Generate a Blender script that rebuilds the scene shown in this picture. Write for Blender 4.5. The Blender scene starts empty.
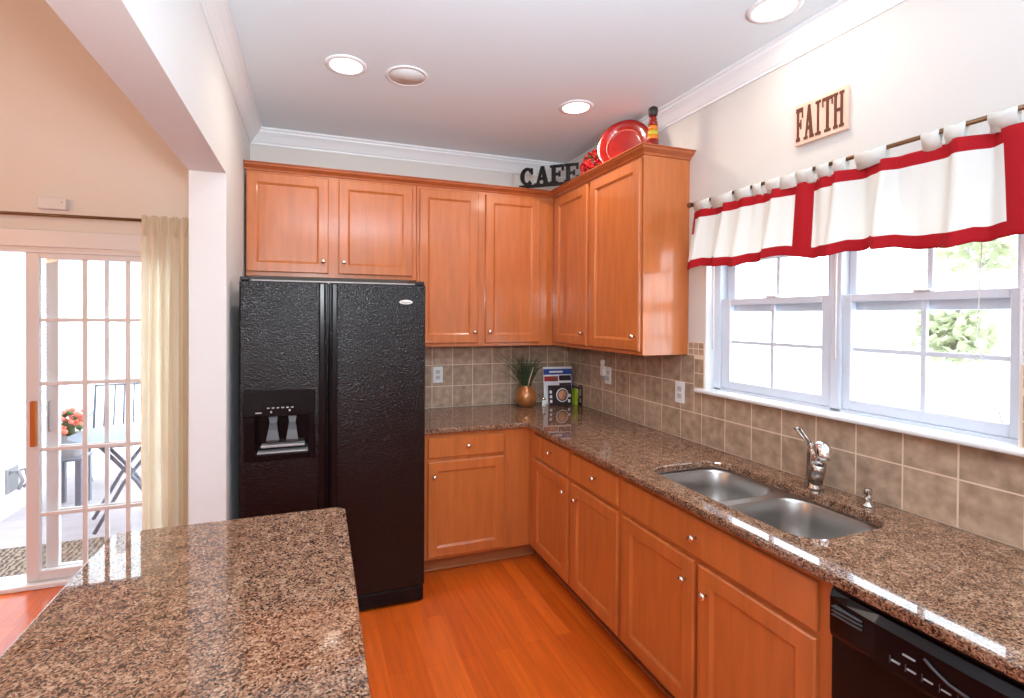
import bpy, bmesh, math, random
from mathutils import Vector, Matrix
random.seed(7)
C = bpy.context.scene.collection
PI = math.pi

# ------------------------------------------------------------------ camera
YAW, PITCH, ROLL, FPX = .3368, .0084, .0054, 488.842
cam = bpy.data.objects.new('camera', bpy.data.cameras.new('camera')); C.objects.link(cam)
F = Vector((math.sin(YAW)*math.cos(PITCH), math.cos(YAW)*math.cos(PITCH), -math.sin(PITCH)))
rt = Vector((math.cos(YAW), -math.sin(YAW), 0)); up = rt.cross(F)
RR = rt*math.cos(ROLL)+up*math.sin(ROLL); UU = -rt*math.sin(ROLL)+up*math.cos(ROLL)
cam.matrix_world = Matrix(((RR.x, UU.x, -F.x, -1.9506), (RR.y, UU.y, -F.y, -3.4883), (RR.z, UU.z, -F.z, 1.5696), (0, 0, 0, 1)))
cam.data.sensor_width = 36; cam.data.lens = FPX/1024*36
cam.data.shift_x = 28.6/1024; cam.data.shift_y = -27.86/1024
cam.data.clip_start = .02
bpy.context.scene.camera = cam

# ------------------------------------------------------------------ world, lamps, exposure
w = bpy.data.worlds.new('sky'); bpy.context.scene.world = w; w.use_nodes = True
bg = w.node_tree.nodes['Background']; bg.inputs[0].default_value = (.84, .92, 1, 1); bg.inputs[1].default_value = 6.8
vs = bpy.context.scene.view_settings
vs.view_transform = 'Standard'; vs.look = 'None'; vs.gamma = 1; vs.use_curve_mapping = False; vs.exposure = 0

def area(name, loc, rot, size, power, col, spread=PI, shape='DISK', size_y=None):
    l = bpy.data.lights.new(name, 'AREA'); l.shape = shape; l.size = size
    if size_y: l.size_y = size_y
    l.energy = power; l.color = col; l.spread = spread
    o = bpy.data.objects.new(name, l); C.objects.link(o); o.location = loc; o.rotation_euler = rot
    return o
# the photographer's flash, just above the camera (it throws the beam's shadow on the dining wall)
fl = bpy.data.lights.new('flash', 'SPOT'); fl.energy = 115; fl.color = (.86, .95, 1); fl.spot_size = math.radians(165); fl.spot_blend = 1; fl.shadow_soft_size = .09
fo = bpy.data.objects.new('flash', fl); C.objects.link(fo); fo.location = (-1.95, -3.52, 1.80); fo.rotation_euler = (PI/2+math.radians(24), 0, math.radians(9))
# chandelier light of the dining room, left of the frame
dl = bpy.data.lights.new('dining_lamp', 'POINT'); dl.energy = 42; dl.color = (1, .50, .20); dl.shadow_soft_size = .25
do = bpy.data.objects.new('dining_lamp', dl); C.objects.link(do); do.location = (-4.4, -2.2, 2.3)
CEIL = 2.775
LIGHTS = [(-1.80, -1.045), (-.528, -1.01), (-.262, -2.06), (-1.80, -4.3), (-.4, -4.3)]
for i, (x, y) in enumerate(LIGHTS):
    area('downlight_lamp', (x, y, CEIL-.012), (0, 0, 0), .13, (5.6, 6, 2.6, 6, 4)[i], (1, .88, .74))
# added fill light, aimed up to make the ceiling brighter and cooler
area('ceiling_fill', (-1.35, -4.6, 1.75), (PI-.55, 0, 0), .5, 96, (.66, .86, 1), spread=1.95)
# bounce of the daylight in the family room behind the camera
area('family_room_daylight', (-3.7, -6.3, 2.15), (PI/2+.15, 0, 0), 2.4, 30, (.80, .90, 1), shape='RECTANGLE', size_y=1.5)

# ------------------------------------------------------------------ materials
def mat(name, col, rough=.5, metal=0, spec=.5, coat=0, coat_rough=.1, bump=None, var=None, trans=0, sheen=0, emit=None, estr=0):
    m = bpy.data.materials.new(name); m.use_nodes = True; nt = m.node_tree
    b = nt.nodes['Principled BSDF']
    b.inputs['Base Color'].default_value = (*col, 1); b.inputs['Roughness'].default_value = rough
    b.inputs['Metallic'].default_value = metal; b.inputs['Specular IOR Level'].default_value = spec
    b.inputs['Coat Weight'].default_value = coat; b.inputs['Coat Roughness'].default_value = coat_rough
    if sheen: b.inputs['Sheen Weight'].default_value = sheen
    if emit: b.inputs['Emission Color'].default_value = (*emit, 1); b.inputs['Emission Strength'].default_value = estr
    tc = nt.nodes.new('ShaderNodeTexCoord')
    if var:   # (scale, amount, stretch)
        mp = nt.nodes.new('ShaderNodeMapping'); mp.inputs['Scale'].default_value = var[2]
        nz = nt.nodes.new('ShaderNodeTexNoise'); nz.inputs['Scale'].default_value = var[0]; nz.inputs['Detail'].default_value = 4
        nt.links.new(tc.outputs['Object'], mp.inputs[0]); nt.links.new(mp.outputs[0], nz.inputs['Vector'])
        mr = nt.nodes.new('ShaderNodeMapRange'); mr.inputs[1].default_value = .3; mr.inputs[2].default_value = .7
        mr.inputs[3].default_value = 1-var[1]; mr.inputs[4].default_value = 1+var[1]
        nt.links.new(nz.outputs[0], mr.inputs[0])
        mx = nt.nodes.new('ShaderNodeVectorMath'); mx.operation = 'SCALE'; mx.inputs[0].default_value = col
        nt.links.new(mr.outputs[0], mx.inputs['Scale']); nt.links.new(mx.outputs[0], b.inputs['Base Color'])
    if bump:  # (scale, strength, distance)
        n2 = nt.nodes.new('ShaderNodeTexNoise'); n2.inputs['Scale'].default_value = bump[0]; n2.inputs['Detail'].default_value = 1
        bp = nt.nodes.new('ShaderNodeBump'); bp.inputs['Strength'].default_value = bump[1]; bp.inputs['Distance'].default_value = bump[2]
        nt.links.new(tc.outputs['Object'], n2.inputs['Vector']); nt.links.new(n2.outputs[0], bp.inputs['Height'])
        nt.links.new(bp.outputs[0], b.inputs['Normal'])
    if trans:
        t = nt.nodes.new('ShaderNodeBsdfTranslucent'); t.inputs[0].default_value = (*col, 1)
        ms = nt.nodes.new('ShaderNodeMixShader'); ms.inputs[0].default_value = trans
        out = nt.nodes['Material Output']
        nt.links.new(b.outputs[0], ms.inputs[1]); nt.links.new(t.outputs[0], ms.inputs[2]); nt.links.new(ms.outputs[0], out.inputs[0])
    return m

M = {}
M['paint'] = mat('kitchen paint', (.69, .635, .595), .75, spec=.25, bump=(180, .05, .002))
M['paint_beam'] = mat('beam paint', (.76, .75, .745), .75, spec=.25, bump=(180, .05, .002))
M['paint_dining'] = mat('dining paint', (.81, .75, .68), .75, spec=.25, bump=(180, .05, .002))
M['ceiling'] = mat('ceiling paint', (.76, .82, .86), .8, spec=.2)
M['trimw'] = mat('white trim paint', (.85, .85, .86), .35)
M['vinyl'] = mat('white vinyl', (.70, .75, .84), .3)
M['doorw'] = mat('door frame white', (.76, .74, .745), .35)
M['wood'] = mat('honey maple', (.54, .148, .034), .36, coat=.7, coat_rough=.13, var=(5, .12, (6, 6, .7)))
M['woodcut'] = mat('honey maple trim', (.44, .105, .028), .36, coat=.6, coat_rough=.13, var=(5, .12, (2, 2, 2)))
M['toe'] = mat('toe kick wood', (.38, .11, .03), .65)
M['nickel'] = mat('satin nickel', (.82, .72, .62), .25, 1)
M['steel'] = mat('brushed stainless steel', (.47, .45, .43), .34, 1, bump=(60, .03, .001))
M['faucet'] = mat('brushed nickel faucet', (.50, .46, .43), .24, 1)
M['chrome'] = mat('chrome', (.85, .85, .86), .12, 1)
M['black'] = mat('black enamel smooth', (.006, .003, .004), .22, spec=.25)
M['blacktex'] = mat('black pebbled enamel', (.005, .0015, .002), .2, spec=.36, bump=(150, 1, .0030))
M['darkgrey'] = mat('dark grey plastic', (.06, .055, .06), .4)
M['blackp'] = mat('black plastic', (.012, .012, .014), .4)
M['greyp'] = mat('grey plastic', (.38, .37, .38), .4)
M['white'] = mat('white plastic', (.85, .84, .83), .35)
M['face_socket'] = mat('socket face', (.60, .58, .56), .4)
M['socket'] = mat('socket slots', (.10, .10, .10), .5)
M['red'] = mat('red lacquer', (.25, .005, .003), .2, coat=.4, coat_rough=.08, var=(9, .25, (1, 1, 1)))
M['redcloth'] = mat('red cotton', (.43, .012, .018), .85, spec=.15, trans=.12)
M['cream'] = mat('cream cotton', (.90, .89, .85), .85, spec=.15, trans=.30)
M['curtain'] = mat('cream curtain', (.97, .91, .76), .85, spec=.15, trans=.45)
M['bronze'] = mat('bronze rod', (.20, .105, .05), .38, .8)
M['berry'] = mat('red berries', (.55, .01, .012), .3)
M['leafdark'] = mat('dark green leaves', (.05, .10, .03), .6)
M['iron'] = mat('black iron lettering', (.006, .005, .005), .6, spec=.2)
M['signpanel'] = mat('sign cream wood', (.80, .52, .40), .6, var=(12, .1, (1, 1, 1)))
M['signbrown'] = mat('sign brown letters', (.115, .028, .012), .5)
M['copper'] = mat('copper glazed pot', (.42, .15, .045), .28, .35, coat=.4)
M['grassb'] = mat('dried green grass', (.050, .075, .028), .7)
M['straw'] = mat('pale straw', (.55, .38, .24), .7)
M['lampglow'] = mat('lit lamp lens', (1, 1, 1), .5, emit=(1, .95, .88), estr=4)
M['speaker'] = mat('speaker grille', (.78, .79, .78), .7, bump=(900, .3, .001))
M['handlewood'] = mat('orange wood handle', (.50, .13, .015), .4)
M['deck'] = mat('porch floor', (.40, .36, .38), .6, var=(4, .1, (1, 8, 1)))
M['siding'] = mat('white siding', (.78, .79, .82), .6)
M['patio'] = mat('patio dark metal', (.15, .17, .21), .4)
M['patioglass'] = mat('patio table top', (.14, .18, .23), .4)
M['flower'] = mat('red flowers', (.80, .22, .15), .6)
M['pot'] = mat('grey pot', (.34, .34, .35), .7)
M['leaf'] = mat('pale tree leaves', (.42, .46, .30), .7, trans=.3)
M['bark'] = mat('tree bark', (.5, .48, .44), .9)
M['roof'] = mat('pale roof shingles', (.66, .66, .68), .9, var=(3, .1, (1, 1, 6)))
M['ground'] = mat('pale ground', (.7, .7, .68), .9)
M['orange'] = mat('orange glass', (.75, .18, .01), .25)
M['yellow'] = mat('yellow green peppers', (.55, .42, .03), .25)
M['amber'] = mat('dark stopper', (.02, .012, .01), .5)
M['blue'] = mat('blue print', (.03, .07, .30), .35)
M['paper'] = mat('white paper', (.82, .80, .82), .45)
M['redprint'] = mat('red print', (.45, .03, .03), .4)
M['darkprint'] = mat('dark print', (.03, .015, .02), .3)
M['lime'] = mat('lime book cover', (.30, .42, .02), .5)
M['face'] = mat('peach print', (.62, .28, .16), .4)
M['grout'] = mat('pale grout', (.80, .62, .48), .85)

def glass_mat():
    m = bpy.data.materials.new('window glass'); m.use_nodes = True; nt = m.node_tree; nt.nodes.clear()
    out = nt.nodes.new('ShaderNodeOutputMaterial'); t = nt.nodes.new('ShaderNodeBsdfTransparent'); g = nt.nodes.new('ShaderNodeBsdfGlossy')
    t.inputs[0].default_value = (.96, .97, .97, 1); g.inputs['Roughness'].default_value = .01
    fr = nt.nodes.new('ShaderNodeFresnel'); ge = nt.nodes.new('ShaderNodeNewGeometry'); mi = nt.nodes.new('ShaderNodeMapRange'); mi.inputs[3].default_value = 1.45; mi.inputs[4].default_value = 1/1.45
    nt.links.new(ge.outputs['Backfacing'], mi.inputs[0]); nt.links.new(mi.outputs[0], fr.inputs[0])
    mx = nt.nodes.new('ShaderNodeMixShader')
    nt.links.new(fr.outputs[0], mx.inputs[0]); nt.links.new(t.outputs[0], mx.inputs[1]); nt.links.new(g.outputs[0], mx.inputs[2]); nt.links.new(mx.outputs[0], out.inputs[0])
    return m
M['glass'] = glass_mat()

def granite_mat():
    m = bpy.data.materials.new('brown speckled granite'); m.use_nodes = True; nt = m.node_tree; N = nt.nodes.new; L = nt.links.new
    b = nt.nodes['Principled BSDF']; b.inputs['Roughness'].default_value = .02; b.inputs['Specular IOR Level'].default_value = .8
    tc = N('ShaderNodeTexCoord')
    wn = N('ShaderNodeTexNoise'); wn.inputs['Scale'].default_value = 60; wn.inputs['Detail'].default_value = 3
    L(tc.outputs['Object'], wn.inputs['Vector'])
    wm = N('ShaderNodeVectorMath'); wm.operation = 'MULTIPLY_ADD'; wm.inputs[1].default_value = (.014, .014, .014)
    L(wn.outputs['Color'], wm.inputs[0]); L(tc.outputs['Object'], wm.inputs[2])
    v = N('ShaderNodeTexVoronoi'); v.inputs['Scale'].default_value = 255; L(wm.outputs[0], v.inputs['Vector'])
    r = N('ShaderNodeValToRGB'); r.color_ramp.interpolation = 'LINEAR'
    cr = r.color_ramp
    st = [(0, (.025, .014, .010)), (.14, (.05, .026, .017)), (.26, (.13, .058, .034)), (.42, (.20, .094, .054)), (.62, (.27, .142, .086)), (.84, (.34, .195, .122)), (1, (.43, .275, .185))]
    cr.elements[0].position = 0; cr.elements[0].color = (*st[0][1], 1); cr.elements[1].position = 1; cr.elements[1].color = (*st[-1][1], 1)
    for p, c in st[1:-1]:
        e = cr.elements.new(p); e.color = (*c, 1)
    sp = N('ShaderNodeSeparateColor'); L(v.outputs['Color'], sp.inputs[0]); 
    n3 = N('ShaderNodeTexNoise'); n3.inputs['Scale'].default_value = 26; n3.inputs['Detail'].default_value = 4; L(tc.outputs['Object'], n3.inputs['Vector'])
    mm = N('ShaderNodeMath'); mm.operation = 'MULTIPLY_ADD'; mm.inputs[1].default_value = .9; L(n3.outputs[0], mm.inputs[0])
    ad = N('ShaderNodeMath'); ad.operation = 'SUBTRACT'; ad.inputs[1].default_value = .45; L(sp.outputs[0], ad.inputs[0]); L(ad.outputs[0], mm.inputs[2])
    L(mm.outputs[0], r.inputs[0]); L(r.outputs[0], b.inputs['Base Color'])
    return m
M['granite'] = granite_mat()

def tile_mat():
    m = bpy.data.materials.new('beige stone tile'); m.use_nodes = True; nt = m.node_tree; N = nt.nodes.new; L = nt.links.new
    b = nt.nodes['Principled BSDF']; b.inputs['Roughness'].default_value = .38
    g = N('ShaderNodeNewGeometry'); tc = N('ShaderNodeTexCoord')
    n = N('ShaderNodeTexNoise'); n.inputs['Scale'].default_value = 22; n.inputs['Detail'].default_value = 5; L(tc.outputs['Object'], n.inputs['Vector'])
    a = N('ShaderNodeMath'); a.operation = 'MULTIPLY_ADD'; a.inputs[1].default_value = .14; L(g.outputs['Random Per Island'], a.inputs[0]); L(n.outputs[0], a.inputs[2])
    r = N('ShaderNodeValToRGB'); cr = r.color_ramp
    cr.elements[0].position = .28; cr.elements[0].color = (.27, .175, .118, 1); cr.elements[1].position = .80; cr.elements[1].color = (.56, .385, .27, 1)
    L(a.outputs[0], r.inputs[0]); L(r.outputs[0], b.inputs['Base Color'])
    bp = N('ShaderNodeBump'); bp.inputs['Strength'].default_value = .15; bp.inputs['Distance'].default_value = .002; L(n.outputs[0], bp.inputs['Height']); L(bp.outputs[0], b.inputs['Normal'])
    return m
M['tile'] = tile_mat()

def floor_mat():
    m = bpy.data.materials.new('orange hardwood floor'); m.use_nodes = True; nt = m.node_tree; N = nt.nodes.new; L = nt.links.new
    b = nt.nodes['Principled BSDF']; b.inputs['Roughness'].default_value = .3; b.inputs['Coat Weight'].default_value = .3; b.inputs['Coat Roughness'].default_value = .12
    tc = N('ShaderNodeTexCoord'); mp = N('ShaderNodeMapping'); mp.inputs['Rotation'].default_value = (0, 0, PI/2); L(tc.outputs['Object'], mp.inputs[0])
    br = N('ShaderNodeTexBrick'); br.offset = .37; br.inputs['Scale'].default_value = 1; br.inputs['Brick Width'].default_value = .95; br.inputs['Row Height'].default_value = .082
    br.inputs['Mortar Size'].default_value = .0006; br.inputs['Mortar Smooth'].default_value = .2; br.inputs['Bias'].default_value = 0
    br.inputs['Color1'].default_value = (.58, .088, .007, 1); br.inputs['Color2'].default_value = (.74, .135, .013, 1); br.inputs['Mortar'].default_value = (.34, .05, .008, 1)
    L(mp.outputs[0], br.inputs['Vector'])
    m2 = N('ShaderNodeMapping'); m2.inputs['Scale'].default_value = (30, 2, 1); L(tc.outputs['Object'], m2.inputs[0])
    n = N('ShaderNodeTexNoise'); n.inputs['Scale'].default_value = 1.5; n.inputs['Detail'].default_value = 5; L(m2.outputs[0], n.inputs['Vector'])
    mr = N('ShaderNodeMapRange'); mr.inputs[1].default_value = .3; mr.inputs[2].default_value = .7; mr.inputs[3].default_value = .86; mr.inputs[4].default_value = 1.12; L(n.outputs[0], mr.inputs[0])
    s = N('ShaderNodeVectorMath'); s.operation = 'SCALE'; L(br.outputs[0], s.inputs[0]); L(mr.outputs[0], s.inputs['Scale']); L(s.outputs[0], b.inputs['Base Color'])
    return m
M['floor'] = floor_mat()

def rug_mat():
    m = bpy.data.materials.new('woven porch rug'); m.use_nodes = True; nt = m.node_tree; N = nt.nodes.new; L = nt.links.new
    b = nt.nodes['Principled BSDF']; b.inputs['Roughness'].default_value = .95
    tc = N('ShaderNodeTexCoord'); wv = N('ShaderNodeTexWave'); wv.inputs['Scale'].default_value = 9; wv.inputs['Distortion'].default_value = 7; wv.inputs['Detail Scale'].default_value = 3
    L(tc.outputs['Object'], wv.inputs['Vector'])
    r = N('ShaderNodeValToRGB'); r.color_ramp.elements[0].color = (.055, .035, .025, 1); r.color_ramp.elements[1].color = (.30, .23, .17, 1)
    L(wv.outputs[0], r.inputs[0]); L(r.outputs[0], b.inputs['Base Color'])
    return m
M['rug'] = rug_mat()

# ------------------------------------------------------------------ mesh helpers
class MB:
    def __init__(s): s.bm = bmesh.new(); s.mats = []; s.cur = 0
    def use(s, m):
        if m not in s.mats: s.mats.append(m)
        s.cur = s.mats.index(m); return s
    def _fin(s, fs, smooth=False):
        for f in fs: f.material_index = s.cur; f.smooth = smooth
    def box(s, x0, x1, y0, y1, z0, z1, bev=0, seg=1, mtx=None):
        x0, x1 = sorted((x0, x1)); y0, y1 = sorted((y0, y1)); z0, z1 = sorted((z0, z1))
        r = bmesh.ops.create_cube(s.bm, size=1); vs_ = r['verts']
        for v in vs_:
            v.co = Vector(((x0+x1)/2+v.co.x*(x1-x0), (y0+y1)/2+v.co.y*(y1-y0), (z0+z1)/2+v.co.z*(z1-z0)))
        fs = {f for v in vs_ for f in v.link_faces}
        if bev:
            es = list({e for v in vs_ for e in v.link_edges})
            r = bmesh.ops.bevel(s.bm, geom=es, offset=min(bev, .49*min(x1-x0, y1-y0, z1-z0)), segments=seg, affect='EDGES', profile=.5)
            fs = {f for f in fs if f.is_valid} | set(r['faces'])
            vs_ = list({v for f in fs for v in f.verts})
        if mtx: 
            for v in vs_: v.co = mtx @ v.co
        s._fin(fs); return s
    def loft(s, rings, cap=True, smooth=True, closed=True):
        vr = [[s.bm.verts.new(p) for p in r] for r in rings]; fs = []
        n = len(rings[0])
        for a, b in zip(vr, vr[1:]):
            for i in range(n if closed else n-1):
                j = (i+1) % n
                try: fs.append(s.bm.faces.new((a[i], a[j], b[j], b[i])))
                except ValueError: pass
        s._fin(fs, smooth)
        if cap:
            for r in (vr[0], vr[-1]):
                try: f = s.bm.faces.new(r); s._fin([f])
                except ValueError: pass
        return s
    def tube(s, pts, rad, seg=10, smooth=True):
        pts = [Vector(p) for p in pts]; rings = []
        if not hasattr(rad, '__len__'): rad = [rad]*len(pts)
        prev = None
        for i, p in enumerate(pts):
            d = (pts[min(i+1, len(pts)-1)]-pts[max(i-1, 0)]).normalized()
            if prev is None:
                a = Vector((0, 0, 1)) if abs(d.z) < .9 else Vector((1, 0, 0)); u = d.cross(a).normalized()
            else: u = (prev-d*prev.dot(d)).normalized()
            prev = u; v = d.cross(u)
            rings.append([p+(u*math.cos(t)+v*math.sin(t))*rad[i] for t in [2*PI*k/seg for k in range(seg)]])
        return s.loft(rings, smooth=smooth)
    def lathe(s, prof, c, axis=(0, 0, 1), seg=24, cap=True, sx=1):
        ax = Vector(axis).normalized(); a = Vector((0, 0, 1)) if abs(ax.z) < .9 else Vector((1, 0, 0))
        u = ax.cross(a).normalized(); v = ax.cross(u); c = Vector(c)
        return s.loft([[c+ax*h+(u*math.cos(t)*sx+v*math.sin(t))*max(r, 1e-5) for t in [2*PI*k/seg for k in range(seg)]] for r, h in prof], cap=cap)
    def sphere(s, c, r, sub=1, sc=(1, 1, 1)):
        q = bmesh.ops.create_icosphere(s.bm, subdivisions=sub, radius=r)
        for v in q['verts']: v.co = Vector((v.co.x*sc[0], v.co.y*sc[1], v.co.z*sc[2]))+Vector(c)
        s._fin({f for v in q['verts'] for f in v.link_faces}, True); return s
    def poly(s, pts, depth):           # extrude a planar polygon by a vector
        d = Vector(depth); a = [s.bm.verts.new(Vector(p)) for p in pts]; b = [s.bm.verts.new(Vector(p)+d) for p in pts]
        n = len(pts); fs = [s.bm.faces.new(a[::-1]), s.bm.faces.new(b)]
        for i in range(n): fs.append(s.bm.faces.new((a[i], a[(i+1) % n], b[(i+1) % n], b[i])))
        s._fin(fs); return s
    def slab(s, loops, f, a, b):       # polygon with holes; f(u,v,n) -> point
        allv = []; ed = []
        for lp in loops:
            vv = [s.bm.verts.new(f(u, v, a)) for u, v in lp]; allv.append(vv)
            ed += [s.bm.edges.new((vv[i], vv[(i+1) % len(vv)])) for i in range(len(vv))]
        g = bmesh.ops.triangle_fill(s.bm, use_beauty=True, use_dissolve=False, edges=ed)
        top = [x for x in g['geom'] if isinstance(x, bmesh.types.BMFace)]
        low = [[s.bm.verts.new(f(u, v, b)) for u, v in lp] for lp in loops]
        mp = {}
        for A, B in zip(allv, low):
            for p, q in zip(A, B): mp[p] = q
        fs = list(top)
        for t in top: fs.append(s.bm.faces.new([mp[v] for v in reversed(t.verts)]))
        for A, B in zip(allv, low):
            n = len(A)
            for i in range(n): fs.append(s.bm.faces.new((A[i], A[(i+1) % n], B[(i+1) % n], B[i])))
        s._fin(fs); return s
    def build(s, name, m=None, parent=None, recalc=True):
        if m is not None and not s.mats: s.mats = [m]
        if recalc: bmesh.ops.recalc_face_normals(s.bm, faces=s.bm.faces)
        me = bpy.data.meshes.new(name)
        if parent is not None: off = Vector(parent_origin[parent.name])
        else:
            xs = [v.co for v in s.bm.verts]
            off = Vector(((min(v.x for v in xs)+max(v.x for v in xs))/2, (min(v.y for v in xs)+max(v.y for v in xs))/2, min(v.z for v in xs)))
        for v in s.bm.verts: v.co -= off
        s.bm.to_mesh(me); s.bm.free()
        for q in s.mats: me.materials.append(M[q] if isinstance(q, str) else q)
        o = bpy.data.objects.new(name, me); C.objects.link(o)
        if parent is not None: o.parent = parent
        else: o.location = off
        parent_origin[o.name] = tuple(off)
        return o
parent_origin = {}
def root(name, loc, label=None, cat=None, group=None, kind=None):
    o = bpy.data.objects.new(name, None); C.objects.link(o); o.location = loc; parent_origin[o.name] = tuple(loc)
    o.empty_display_size = .05
    return tag(o, label, cat, group, kind)
def tag(o, label=None, cat=None, group=None, kind=None):
    if label: o['label'] = label
    if cat: o['category'] = cat
    if group: o['group'] = group
    if kind: o['kind'] = kind
    return o
def struct(o, label=None): return tag(o, label, kind='structure')
def bevel_mod(o, wd, seg=2):
    b = o.modifiers.new('bevel', 'BEVEL'); b.width = wd; b.segments = seg; b.limit_method = 'ANGLE'; b.angle_limit = math.radians(40); return o
def rrect(x0, x1, y0, y1, r, n=6):
    out = []
    for cx, cy, a in ((x1-r, y1-r, 0), (x0+r, y1-r, PI/2), (x0+r, y0+r, PI), (x1-r, y0+r, 1.5*PI)):
        out += [(cx+r*math.cos(a+PI/2*k/n), cy+r*math.sin(a+PI/2*k/n)) for k in range(n+1)]
    return out

# ------------------------------------------------------------------ setting
XL = -2.3325; XC = -2.487; CY = -.919; BZ = 2.236
Y0 = -6.5; XD = -6.2; DZ = 4.0
struct(MB().box(XD, .15, Y0, 0, -.1, 0).build('floor', 'floor'), 'orange hardwood plank floor of kitchen and dining room')
# back wall: kitchen part and dining part, with the opening of the sliding door
DX0, DX1, DTOP = -4.35, -2.60, 1.945
struct(MB().box(XC, .15, 0, .15, 0, CEIL).build('wall_back', 'paint'), 'cream kitchen back wall')
wd = MB(); wd.box(DX1, XC, 0, .15, 0, DZ); wd.box(XD, DX0, 0, .15, 0, DZ); wd.box(DX0, DX1, 0, .15, DTOP, DZ)
struct(wd.build('wall_dining', 'paint_dining'), 'tan dining room wall with the sliding door')
WY0, WY1, WZ0, WZ1 = -1.45, -2.665, 1.19, 2.12
wr = MB(); wr.box(0, .15, WY0, 0, 0, CEIL); wr.box(0, .15, Y0, WY1, 0, CEIL); wr.box(0, .15, WY1, WY0, 0, WZ0); wr.box(0, .15, WY1, WY0, WZ1, CEIL)
struct(wr.build('wall_right', 'paint'), 'cream right wall above the sink')
wl = MB(); wl.box(XC, XL, CY, 0, 0, CEIL); wl.box(XC, XL, Y0, CY, BZ, CEIL)
struct(wl.build('wall_left', 'paint_beam'), 'cream wall stub beside the refrigerator with the header beam of the wide opening')
struct(MB().box(XC, XL, Y0, 0, CEIL, DZ).build('wall_upper', 'paint_dining'))
struct(MB().box(XL, .15, Y0, .15, CEIL, CEIL+.08).build('ceiling', 'ceiling'), 'flat pale grey kitchen ceiling')
struct(MB().box(XD, XC, Y0, .15, DZ, DZ+.08).build('ceiling.001', 'ceiling'), 'high dining room ceiling')
struct(MB().box(XD-.1, .15, Y0-.1, Y0, 0, DZ).build('wall_rear', 'paint_dining'))
struct(MB().box(XD-.1, XD, Y0, .15, 0, DZ).build('wall_far_left', 'paint_dining'))

# crown moulding profile (distance from wall, drop from ceiling)
CR = [(0, .0946), (.008, .0946), (.010, .084), (.016, .080), (.024, .068), (.040, .047), (.056, .032), (.062, .028), (.064, .016), (.074, .012), (.0741, 0), (0, 0)]
def crown(name, p0, p1, inn, m0, m1):      # m0/m1: mitre sign at each end
    p0, p1, inn = Vector(p0), Vector(p1), Vector(inn); d = (p1-p0).normalized()
    b = MB()
    r = [[p+inn*u+d*(u*mm)+Vector((0, 0, -z)) for u, z in CR] for p, mm in ((p0, m0), (p1, m1))]
    b.loft(r, smooth=False)
    return struct(b.build(name, 'trimw'))
crown('trim_1', (XL, 0, CEIL), (0, 0, CEIL), (0, -1, 0), 1, -1)
crown('trim_2', (0, 0, CEIL), (0, Y0, CEIL), (-1, 0, 0), 1, 0)
crown('trim_3', (XL, Y0, CEIL), (XL, 0, CEIL), (1, 0, 0), 0, -1)
b = MB(); b.box(DX0-.07, DX1+.07, -.018, 0, DTOP+.012, 2.055, .004); b.box(DX1+.01, DX1+.08, -.016, 0, 0, DTOP+.012, .004)
struct(b.build('trim_4', 'doorw'), 'pinkish white flat casing over the sliding door')
b = MB(); b.box(XD, DX0-.07, -.014, 0, 0, .1, .003); struct(b.build('baseboard_left', 'trimw'))

# backsplash tiles on both walls
T = .1554; ZT = .905
def tiles(name, wall, lo, hi, skip=None):
    b = MB(); b.use('grout')
    f = (lambda u, v, n: Vector((u, -n, v))) if wall == 'back' else (lambda u, v, n: Vector((-n, u, v)))
    def bx(u0, u1, v0, v1, n0, n1, bev=0):
        p, q = f(u0, v0, n0), f(u1, v1, n1); b.box(p.x, q.x, p.y, q.y, p.z, q.z, bev)
    cells = []
    if wall == 'back':
        u = hi-.03
        edges = [hi]
        while u > lo: edges.append(u); u -= T
        edges.append(lo)
        for i in range(len(edges)-1):
            for r in range(3): cells.append((edges[i+1], edges[i], ZT+r*T, ZT+(r+1)*T))
        bx(lo, hi, ZT, 1.372, 0, .0068)
    else:
        g0 = -.5028+T*3; edges = [0]; u = g0-.0
        us = []
        while u > lo: 
            if u < 0: us.append(u)
            u -= T
        edges = [0]+us+[lo]
        for i in range(len(edges)-1):
            a, c = edges[i+1], edges[i]
            for r in range(3):
                z0, z1 = ZT+r*T, ZT+(r+1)*T
                cells.append((a, c, z0, z1))
        bx(lo, 0, ZT, 1.178, 0, .0068)
        bx(WY0, 0, 1.178, 1.440, 0, .0068)
        bx(lo, WY1, 1.178, 1.440, 0, .0068)
    b.use('tile')
    out = []
    for a, c, z0, z1 in cells:
        if wall == 'right':
            # clip round the window and add the small border strip next to it
            if z1 > 1.18 and a < WY0+.07 and c > WY1-.07:
                if z0 < 1.178: out.append((max(a, WY1-.07), min(c, WY0+.07), z0, min(z1, 1.176)))
                if z0 < 1.2 < z1 or z0 >= 1.178:
                    zz = max(z0, 1.21)
                    if c > WY0+.07: out.append((WY0+.07, c, z0, z1))
                    if a < WY1-.07: out.append((a, WY1-.07, z0, z1))
                continue
        out.append((a, c, z0, z1))
    if wall == 'right':
        z = 1.198
        while z < 1.37:
            out.append((WY0+.003, WY0+.07, z, min(z+.0777, 1.371))); out.append((WY1-.07, WY1-.003, z, min(z+.0777, 1.371))); z += .0777
        u = WY0+.003
        while u < -.04:
            for k in (0, 1): out.append((u, min(u+.038, -.003), 1.371+.0345*k, 1.371+.0345*(k+1)))
            u += .038
        u = WY1-.003
        while u > lo+.04:
            for k in (0, 1): out.append((u-.038, u, 1.371+.0345*k, 1.371+.0345*(k+1)))
            u -= .038
    for a, c, z0, z1 in out:
        if c-a > .012 and z1-z0 > .03: bx(a+.0027, c-.0027, z0+.0027, z1-.0027, 0, .0072)
    return struct(b.build(name), 'beige square stone tile backsplash with pale grout')
tiles('wall_back_tile', 'back', -1.366, -.008)
tiles('wall_right_tile', 'right', -3.35, 0)

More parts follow.
